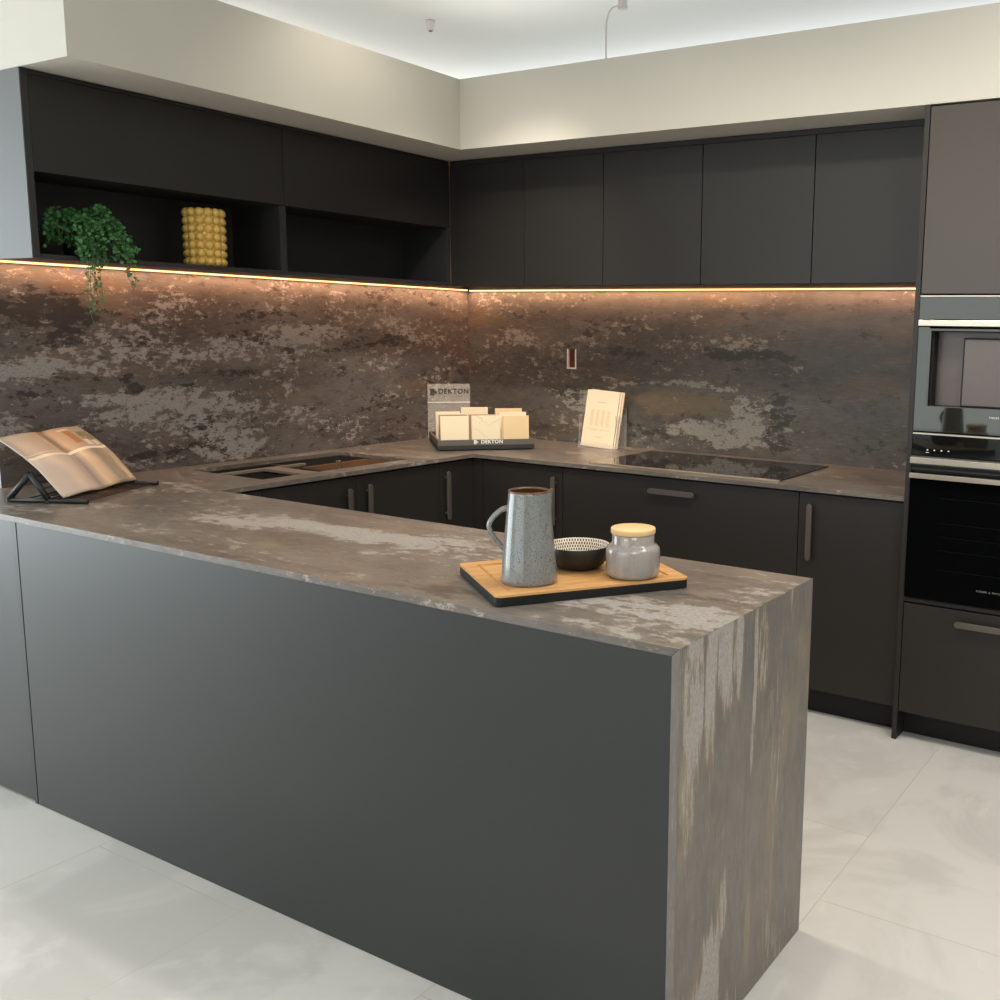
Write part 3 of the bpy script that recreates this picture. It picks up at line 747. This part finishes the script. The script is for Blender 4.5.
# top with a groove: concentric loops
def loops(sizes):
    b_ = MB(); rings = []
    for (w_, h_, r, z) in sizes:
        rings.append([(x, y, z) for x, y in rrect(w_, h_, r)])
    n = len(rings[0])
    vs = [v for R_ in rings for v in R_]; fs = []
    for i in range(len(rings)-1):
        for k in range(n): fs.append((i*n+k, i*n+(k+1)%n, (i+1)*n+(k+1)%n, (i+1)*n+k))
    fs.append(tuple((len(rings)-1)*n+k for k in range(n)))
    return b_.add(vs, fs)
g = .034
loops([(BW, BH, .014, .0202), (BW, BH, .014, .025), (BW-g*2, BH-g*2, .004, .025), (BW-g*2-.003, BH-g*2-.003, .004, .0212), (BW-g*2-.013, BH-g*2-.013, .004, .0212), (BW-g*2-.016, BH-g*2-.016, .004, .025)]).build('bamboo_top', 'bamboo', bd, world=False)

ZBD = H+.0005+.025+.0003
jg = thing('jug', 'tall speckled grey ceramic jug with handle, standing on the bamboo board', 'jug', (2.374, -2.512, ZBD), 0)
JH = .205; spout_dir = .50
def jug_fn(x, y, z, a):
    # spout: pull the rim outwards on one side
    da = (a-spout_dir+PI) % (2*PI)-PI
    k = max(0, 1-abs(da)/.42); k = k*k*(3-2*k); h = max(0, (z-.150)/.055); h = h*h
    q = 1+.20*k*min(1, h)
    return x*q, y*q, z+.004*k*h
prof = [(0, 0), (.060, 0), (.0632, .003), (.0635, .010), (.0605, .04), (.055, .10), (.0495, .16), (.0455, .198), (.0448, .204), (.0430, .2055), (.0418, .203)]
b_ = MB().lathe(prof, 64, fn=jug_fn)
b_.build('body', 'jug', jg, world=False)
MB().lathe([(.0418, .203), (.044, .18), (.047, .12), (.052, .03), (0, .02)], 64, fn=jug_fn).build('inside', 'amber', jg, world=False)
MB().lathe([(.0458, .2035), (.0455, .2062), (.0432, .2066), (.0418, .204)], 64, fn=jug_fn).build('rim', 'cap_rim', jg, world=False)
ha = Vector((-.864, -.504, 0))   # handle side
hp = []
for rr, z in ((.044, .166), (.060, .161), (.075, .149), (.085, .136), (.089, .124), (.085, .110), (.075, .095), (.064, .081), (.049, .064)):
    hp.append(ha*rr+Vector((0, 0, z)))
# smooth it
def catmull(P, n=5):
    P = [Vector(p) for p in P]; out = []
    for i in range(len(P)-1):
        p0 = P[max(i-1, 0)]; p1 = P[i]; p2 = P[i+1]; p3 = P[min(i+2, len(P)-1)]
        for k in range(n):
            t = k/n; out.append(.5*((2*p1)+(-p0+p2)*t+(2*p0-5*p1+4*p2-p3)*t*t+(-p0+3*p1-3*p2+p3)*t**3))
    out.append(P[-1]); return out
MB().tube(catmull(hp), lambda t: (.0075, .0052), 12).build('handle', 'jug', jg, world=False)

bw = thing('bowl', 'black bowl with cream dashed inside between the jug and the jar', 'bowl', (2.386, -2.342, ZBD), 0)
BR = .077
BH_ = .056
outp = [(0, .0), (.040, .0), (.050, .003), (.062, .010), (.0715, .024), (.076, .041), (BR, .0545), (BR-.001, BH_)]
MB().lathe(outp, 56).build('outside', 'bowl_black', bw, world=False)
ip = [(BR-.001, BH_), (BR-.0035, .055), (BR-.007, .041), (.062, .020), (.048, .010), (.025, .006), (0.0005, .005)]
b_ = MB(); n = 64; vs = []; fs = []
inn = b_.lathe(ip, n)
me_o = inn.build('inside', 'bowl_in', bw, world=False, weld=False)
ul = me_o.data.uv_layers.new(name='slab')
for p in me_o.data.polygons:
    aa = []
    for li in p.loop_indices:
        v = me_o.data.vertices[me_o.data.loops[li].vertex_index].co; aa.append(math.atan2(v.y, v.x))
    if max(aa)-min(aa) > PI: aa = [a+2*PI if a < 0 else a for a in aa]
    for li, a in zip(p.loop_indices, aa):
        v = me_o.data.vertices[me_o.data.loops[li].vertex_index].co
        s = (BR-math.hypot(v.x, v.y))+(BH_-v.z)
        ul.data[li].uv = (s, a*1.6)
# rows along the slope are short, dashes run outwards
jr = thing('storage_jar', 'round pale grey glazed jar with a flat wooden lid, on the board', 'jar', (2.538, -2.338, ZBD), 0)
jp = [(0, 0), (.052, 0), (.0595, .005), (.0625, .014), (.0625, .058), (.0610, .068), (.0555, .0735), (.0500, .0765), (.0490, .080), (.0490, .098), (.047, .100), (.043, .100)]
MB().lathe(jp, 64).build('body', 'jar', jr, world=False)
MB().lathe([(0, .100), (.0500, .100), (.0512, .102), (.0512, .111), (.0500, .113), (0, .113)], 64).build('lid', 'lid_wood', jr, world=False)

# ------------------------------------------------------------------ book rack and open book
fr = (.541, -2.442, H+.0005); ang = math.atan2(.891, -.454)
rk = thing('book_rack', 'black metal cookbook stand with wire base on the left of the peninsula', 'book stand', fr, ang)
W = .405; D = .265
for X in (0, W):
    MB().tube([(X, 0, .0082), (X, D, .0082)], .0075, 8).build('base_rail', 'black_metal', rk, world=False)
for X in (0, W):
    MB().tube([(X, D-.002, .0105), (X, .186, .094)], .0095, 8).build('back_strut', 'black_metal', rk, world=False)
    MB().tube([(X, .130, .0105), (X, .186, .094)], .0095, 8).build('support_strut', 'black_metal', rk, world=False)
    MB().tube([(X-.007, .132, .009), (X+.007, .132, .009)], .008, 10).build('pivot', 'black_metal', rk, world=False)
for k in range(11):
    yy = .008+k*.0165 if k < 8 else .148+(k-8)*.036
    MB().tube([(0.004, yy, .0085), (W-.004, yy, .0085)], .0022, 6).build('wire', 'wire', rk, world=False)
for k in range(4):
    q = .2+k*.22
    MB().tube([(0.004, .130+.056*q, .009+.087*q), (W-.004, .130+.056*q, .009+.087*q)], .0022, 6).build('wire', 'wire', rk, world=False)

bk = thing('open_book', 'open glossy photo book leaning on the black stand, pages bowed', 'book', fr, ang)
# side profile (Y, z) from bottom edge to top edge
SP = [(.080, .018), (.115, .058), (.158, .108), (.205, .148), (.250, .180), (.290, .205)]
def page_surface(t, X):
    # t 0..1 up the page, X 0..W
    q = t*(len(SP)-1); i = min(int(q), len(SP)-2); fq = q-i
    y = SP[i][0]*(1-fq)+SP[i+1][0]*fq; z = SP[i][1]*(1-fq)+SP[i+1][1]*fq
    xn = X/W; g_ = abs(xn-.5)*2            # 0 in the gutter, 1 at the edge
    hump = .008*math.sin(min(1, g_*1.15)*PI)*(1-.25*t) - .004*(1-g_)
    # offset along the page normal (towards the reader and up)
    ny, nz = -.66, .75
    return (X, y+ny*hump, z+nz*hump)
nU, nV = 48, 24
def sheet(off, name, m, parent, x0=0, x1=W, inset=0):
    vs = []; fs = []; b_ = MB()
    for lay in (0, 1):
        for j in range(nV+1):
            for i in range(nU+1):
                X = x0+(x1-x0)*i/nU; p_ = page_surface(j/nV, X)
                o_ = off-lay*.0022
                vs.append((p_[0], p_[1]-.66*o_, p_[2]+.75*o_))
    n = (nU+1)*(nV+1)
    for j in range(nV):
        for i in range(nU):
            a = j*(nU+1)+i
            fs.append((a, a+1, a+nU+2, a+nU+1)); fs.append((n+a+nU+1, n+a+nU+2, n+a+1, n+a))
    for i in range(nU):
        a = i; fs.append((a+1, a, n+a, n+a+1)); a = nV*(nU+1)+i; fs.append((a, a+1, n+a+1, n+a))
    for j in range(nV):
        a = j*(nU+1); fs.append((a, a+nU+1, n+a+nU+1, n+a)); a += nU; fs.append((a+nU+1, a, n+a, n+a+nU+1))
    b_.add(vs, fs, True)
    o = b_.build(name, m, parent, world=False)
    ul = o.data.uv_layers.new(name='slab')
    for p in o.data.polygons:
        for li in p.loop_indices:
            v = o.data.vertices[o.data.loops[li].vertex_index].co
            # recover t from y
            tt = min(1, max(0, (v.y+.66*0-SP[0][0])/(SP[-1][0]-SP[0][0])))
            ul.data[li].uv = (v.x/W, tt)
    return o
sheet(.0045, 'page', 'page', bk); sheet(.002, 'page_block', 'paper', bk)
sheet(-.0005, 'cover', 'dark_print', bk, .002, W-.002)

# ------------------------------------------------------------------ sample tray with tiles
ta = math.radians(48.7)
ty = thing('sample_tray', 'dark display tray of stone samples in the worktop corner', 'display tray', (.430, -.409, H+.0005), ta)
TW, TD = .46, .43
MB().box(-TW/2+.012, TW/2-.012, -TD/2+.012, TD/2-.012, 0, .006).box(-TW/2, TW/2, -TD/2, TD/2, .006, .026).build('base', 'tray_black', ty, world=False, bevel=.001)
mb = MB(); mb.box(-TW/2, TW/2, -TD/2, -TD/2+.01, .026, .052); mb.box(-TW/2, TW/2, TD/2-.01, TD/2, .026, .052); mb.box(-TW/2, -TW/2+.01, -TD/2+.01, TD/2-.01, .026, .052); mb.box(TW/2-.01, TW/2, -TD/2+.01, TD/2-.01, .026, .052)
mb.build('rim', 'tray_grey', ty, world=False, bevel=.001)
MB().box(-TW/2+.01, TW/2-.01, -TD/2+.01, TD/2-.01, .026, .030).build('slotted_floor', 'tray_black', ty, world=False)
text('DEKTON', .024, ty, 'white_emboss', (.025, -TD/2-.0006, .041), (PI/2, 0, 0), name='lettering', space=1.1, bold=.0006)
def logo(parent, x, y, z, s, m):
    mb = MB()
    # stacked bars forming a blocky D
    for (a, b2, z0, z1) in ((0, .62, .78, 1.0), (0, .86, .54, .74), (0, 1.0, .28, .50), (0, .62, 0, .22)):
        mb.box(x+a*s, x+b2*s, y-.0006, y, z+z0*s, z+z1*s)
    mb.build('logo', m, parent, world=False)
logo(ty, -.061, -TD/2, .031, .020, 'white_emboss')
MB().box(-.03, .075, -TD/2-.0006, -TD/2, .0288, .0298).build('tagline', 'grey_print', ty, world=False)
def tile(lx, ly, mtl, lab, hgt=.125, wd=.125, th=.013, rz=0, lean=-.05):
    c, s_ = math.cos(ta), math.sin(ta)
    wx = .430+lx*c-ly*s_; wy = -.409+lx*s_+ly*c
    o = MB().box(-wd/2, wd/2, -th/2, th/2, 0, hgt).build('sample_tile', mtl, None, world=False, bevel=.0012)
    o.location = (wx, wy, H+.0318); o.rotation_euler = (lean, 0, ta+rz)
    tag(o, lab, 'sample tile', 'stone sample tiles in the tray')
tile(-.143, -.150, 'tile_a', 'cream sample tile at the front left of the tray', .128, .134)
tile(-.143, -.085, 'tile_d', 'taupe sample tile just behind the front left cream tile', .130, .134)
tile(-.150, -.020, 'tile_a', 'cream sample tile third back in the left column of the tray', .130, .134)
tile(-.150, .070, 'tile_a', 'cream sample tile at the rear left of the tray', .132, .120)
tile(.006, -.150, 'tile_b', 'cream tile with thin brown veins, front centre of the tray', .130, .138)
tile(.000, -.060, 'tile_d', 'taupe sample tile behind the veined one in the centre', .128, .134)
tile(-.012, .110, 'tile_a', 'cream sample tile standing highest at the rear centre of tray', .150, .134)
tile(.152, -.150, 'tile_c', 'sand coloured sample tile at the front right of the tray', .128, .126)
tile(.148, -.080, 'tile_a', 'pale sample tile behind the sand coloured one, right column', .140, .134)
tile(.142, .000, 'tile_c', 'sand coloured sample tile at the rear right of the tray', .152, .134)

# acrylic sign behind the tray
sa = math.radians(48.7)
sg = thing('acrylic_sign', 'clear acrylic sign with dark lettering behind the sample tray', 'sign', (.082, -.250, H+.0005), sa)
MB().box(-.11, .11, -.0025, .0025, 0, .285).build('plate', 'frosted', sg, world=False)
MB().box(-.11, .11, .0026, .055, 0, .004).build('foot', 'acrylic', sg, world=False)
MB().box(-.11, .11, -.004, -.0026, .186, .190).build('edge_line', 'white_emboss', sg, world=False)
text('DEKTON', .036, sg, 'dark_print', (.024, -.0032, .245), (PI/2, 0, 0), space=1.12, bold=.0007)
logo(sg, -.096, -.0027, .225, .034, 'dark_print')
MB().box(-.045, .088, -.0034, -.0028, .2215, .2232).build('tagline', 'grey_print', sg, world=False)

# brochure holder and brochures
bh = thing('brochure_holder', 'clear acrylic brochure holder standing against the back splashback', 'holder', (.955, -.125, H+.0005), math.radians(5))
mb = MB(); hw = .104; mb.box(-hw, hw, .085, .088, 0, .20); mb.box(-hw, -hw+.003, -.03, .085, 0, .165); mb.box(hw-.003, hw, -.03, .085, 0, .165); mb.box(-hw+.003, hw-.003, -.03, .085, 0, .003)
mb.build('shell', 'acrylic', bh, world=False)
MB().box(-hw, hw, -.033, -.030, 0, .03).build('front_lip', 'acrylic', bh, world=False)
for k in range(3):
    c = thing('brochure', ['cream brochure facing out at the front of the acrylic holder', 'brochure tucked right behind the front one, edge showing', 'rearmost brochure of the stack in the holder'][k], 'brochure', (.950+k*.006, -.146+k*.012, H+.005), math.radians(5), 'brochures in the acrylic holder')
    c.rotation_euler = (math.radians(-9), math.radians(3.5), math.radians(5))
    MB().box(-.090, .090, -.003, .003, 0, .280).build('sheets', 'cream_card' if k != 1 else 'paper', c, world=False)
    if k == 0:
        mb = MB()
        for i in range(4): mb.box(-.056+i*.030, -.038+i*.030, -.0035, -.003, .105, .185)
        mb.build('picture_bars', 'card_shade', c, world=False)
        for a in ((-.028, .026, .222, .225), (-.058, .058, .085, .0875), (-.022, .018, .050, .0525)):
            MB().box(a[0], a[1], -.0035, -.003, a[2], a[3]-.0008).build('print_line', 'line_print', c, world=False)

# ------------------------------------------------------------------ plant and vase in the niche
ZN = Z0+.0142
vs_ = thing('bobble_vase', 'yellow ceramic vase covered in rows of round bobbles in the niche', 'vase', (.225, -1.748, ZN), .1)
mb = MB(); VH = .212; rows = 7; cols = 13; R0 = .062
mb.lathe([(0, 0), (R0-.004, 0), (R0, .004), (R0, VH-.003), (R0-.003, VH), (R0-.008, VH), (R0-.010, VH-.01), (R0-.010, .01), (0, .01)], 48)
for j in range(rows):
    for i in range(cols):
        a = 2*PI*(i)/cols
        mb.sphere((R0*math.cos(a), R0*math.sin(a), .017+j*(VH-.030)/(rows-1)), .0168, 12, 8)
mb.build('body', 'yellow', vs_, world=False, weld=False)

pt = thing('trailing_plant', 'trailing green plant with tiny round leaves spilling from the niche', 'plant', (.19, -2.215, ZN), 0)
MB().lathe([(0, 0), (.040, 0), (.052, .075), (.048, .075), (.046, .068), (0, .066)], 28).build('pot', 'pot', pt, world=False)
MB().lathe([(0, .0665), (.0455, .0665)], 28).build('soil', 'plinth', pt, world=False)
rnd = random.Random(7)
leaf = MB(); stems = MB()
def add_leaf(p, sz):
    n = Vector((rnd.uniform(-.2, 1), rnd.uniform(-1, .3), rnd.uniform(.1, 1))).normalized()
    a = n.orthogonal().normalized(); a.rotate(__import__('mathutils').Quaternion(n, rnd.uniform(0, 6.28))); b2 = n.cross(a)
    pts = [p+a*sz*math.cos(k*PI/4)+b2*sz*.85*math.sin(k*PI/4)+n*(.0006 if k % 2 else 0) for k in range(8)]
    q = [x-n*.0007 for x in pts]
    leaf.add(pts+q+[p-n*sz*.15], [(k, (k+1) % 8, 16) for k in range(8)][0:0]+[tuple(range(8)), tuple(range(15, 7, -1))]+[(k, 8+k, 8+(k+1) % 8, (k+1) % 8) for k in range(8)])
strands = []
def strand(P, dens=1.0, sz=(.0055, .0088), spread=.010):
    cv = catmull(P, 10)
    strands.append(cv)
    stems.tube(cv[::2]+[cv[-1]] if (len(cv)-1) % 2 else cv[::2], .0009, 5)
    ln = sum((cv[i+1]-cv[i]).length for i in range(len(cv)-1))
    cnt = int(ln/.0085*dens)
    for k in range(cnt):
        t = rnd.random()*(len(cv)-1); i = min(int(t), len(cv)-2); p = cv[i].lerp(cv[i+1], t-i)
        p = p+Vector((rnd.uniform(-1, 1), rnd.uniform(-1, 1), rnd.uniform(-1, 1)))*spread
        p.z = max(p.z, .012) if p.x < .115 else p.z
        add_leaf(p, rnd.uniform(*sz))
# domed mass: strands rise from the pot and fall over
for k in range(34):
    a = rnd.uniform(-PI*.62, PI*.62); rr = rnd.uniform(.05, .115)
    tx = math.cos(a)*rr; tyy = math.sin(a)*rr*1.15
    top = rnd.uniform(.12, .170)*(1-.3*max(0, tyy/.13))
    strand([(0, 0, .065), (tx*.4, tyy*.4, top), (tx*.9, tyy*.95, top*.78), (min(tx*1.1, .118), tyy*1.15, max(.018, top*.30))])
for k in range(10):  # left, leaning against the niche side
    y = rnd.uniform(-.16, -.06)
    strand([(0, 0, .065), (.03, y*.6, rnd.uniform(.12, .16)), (.06, y, rnd.uniform(.08, .13)), (.07, y*1.05, rnd.uniform(.03, .09))], .6)
for k in range(16):  # right, arching towards the front edge
    y = rnd.uniform(.06, .135); z = rnd.uniform(.08, .15)
    strand([(0, 0, .065), (.05, y*.5, z+.03), (.10, y*.85, z*.75), (.130, y*1.02, .020)], .9)
for k in range(12):  # front mass over the edge
    y = rnd.uniform(-.08, .10)
    strand([(0.02, y*.3, .08), (.08, y*.7, .13), (.128, y, .07), (.142, y*1.02, rnd.uniform(-.03, .02))], 1.1)
for (y, ln) in ((-.060, .225), (-.048, .18), (-.036, .14), (-.020, .19), (-.055, .12), (-.025, .10), (.082, .06), (.098, .12), (.088, .09)):
    strand([(.10, y*.9, .09), (.135, y, .05), (.148, y, -.02), (.148, y+rnd.uniform(-.01, .01), -ln*.6), (.150, y+rnd.uniform(-.012, .012), -ln)], .75, (.004, .0068), .009)
leaf.build('foliage', 'green', pt, world=False, weld=False)
stems.build('stem', 'stem', pt, world=False, weld=False)

# ------------------------------------------------------------------ above: arm light and ceiling sensor
al = thing('arm_spotlight', 'thin curved white arm lamp rising from the top of the bulkhead', 'lamp', (1.305, -.62, 2.5865))
P = [(0, 0, .0), (0, -.004, .10), (.006, -.006, .17), (.028, -.012, .205), (.055, -.016, .212), (.075, -.02, .210)]
MB().tube(catmull(P, 6), .0035, 10).build('arm', 'grout', al, world=False)
MB().tube([(0, 0, 0), (0, 0, .006)], .02, 20).build('base', 'grout', al, world=False)
MB().lathe([(0, .235), (.018, .232), (.020, .205), (.022, .198), (.019, .196), (0, .200)], 28, .092, -.022).build('lamp_head', 'grout', al, world=False)
ss = thing('ceiling_sensor', 'small white cylindrical sensor hanging under the ceiling', 'sensor', (-.2, -.04, 3.0477)); ss.scale = (.65, .65, .65)
MB().lathe([(0, .0), (.024, .0), (.028, .012), (.030, .055), (.036, .062), (.036, .0795), (0, .0795)], 28).build('housing', 'grout', ss, world=False)
MB().lathe([(0, -.008), (.012, -.006), (.016, -.0005), (0, -.0005)], 20).build('lens', 'steel_dark', ss, world=False)

for o in bpy.data.objects:
    if '_w' in o: del o['_w']
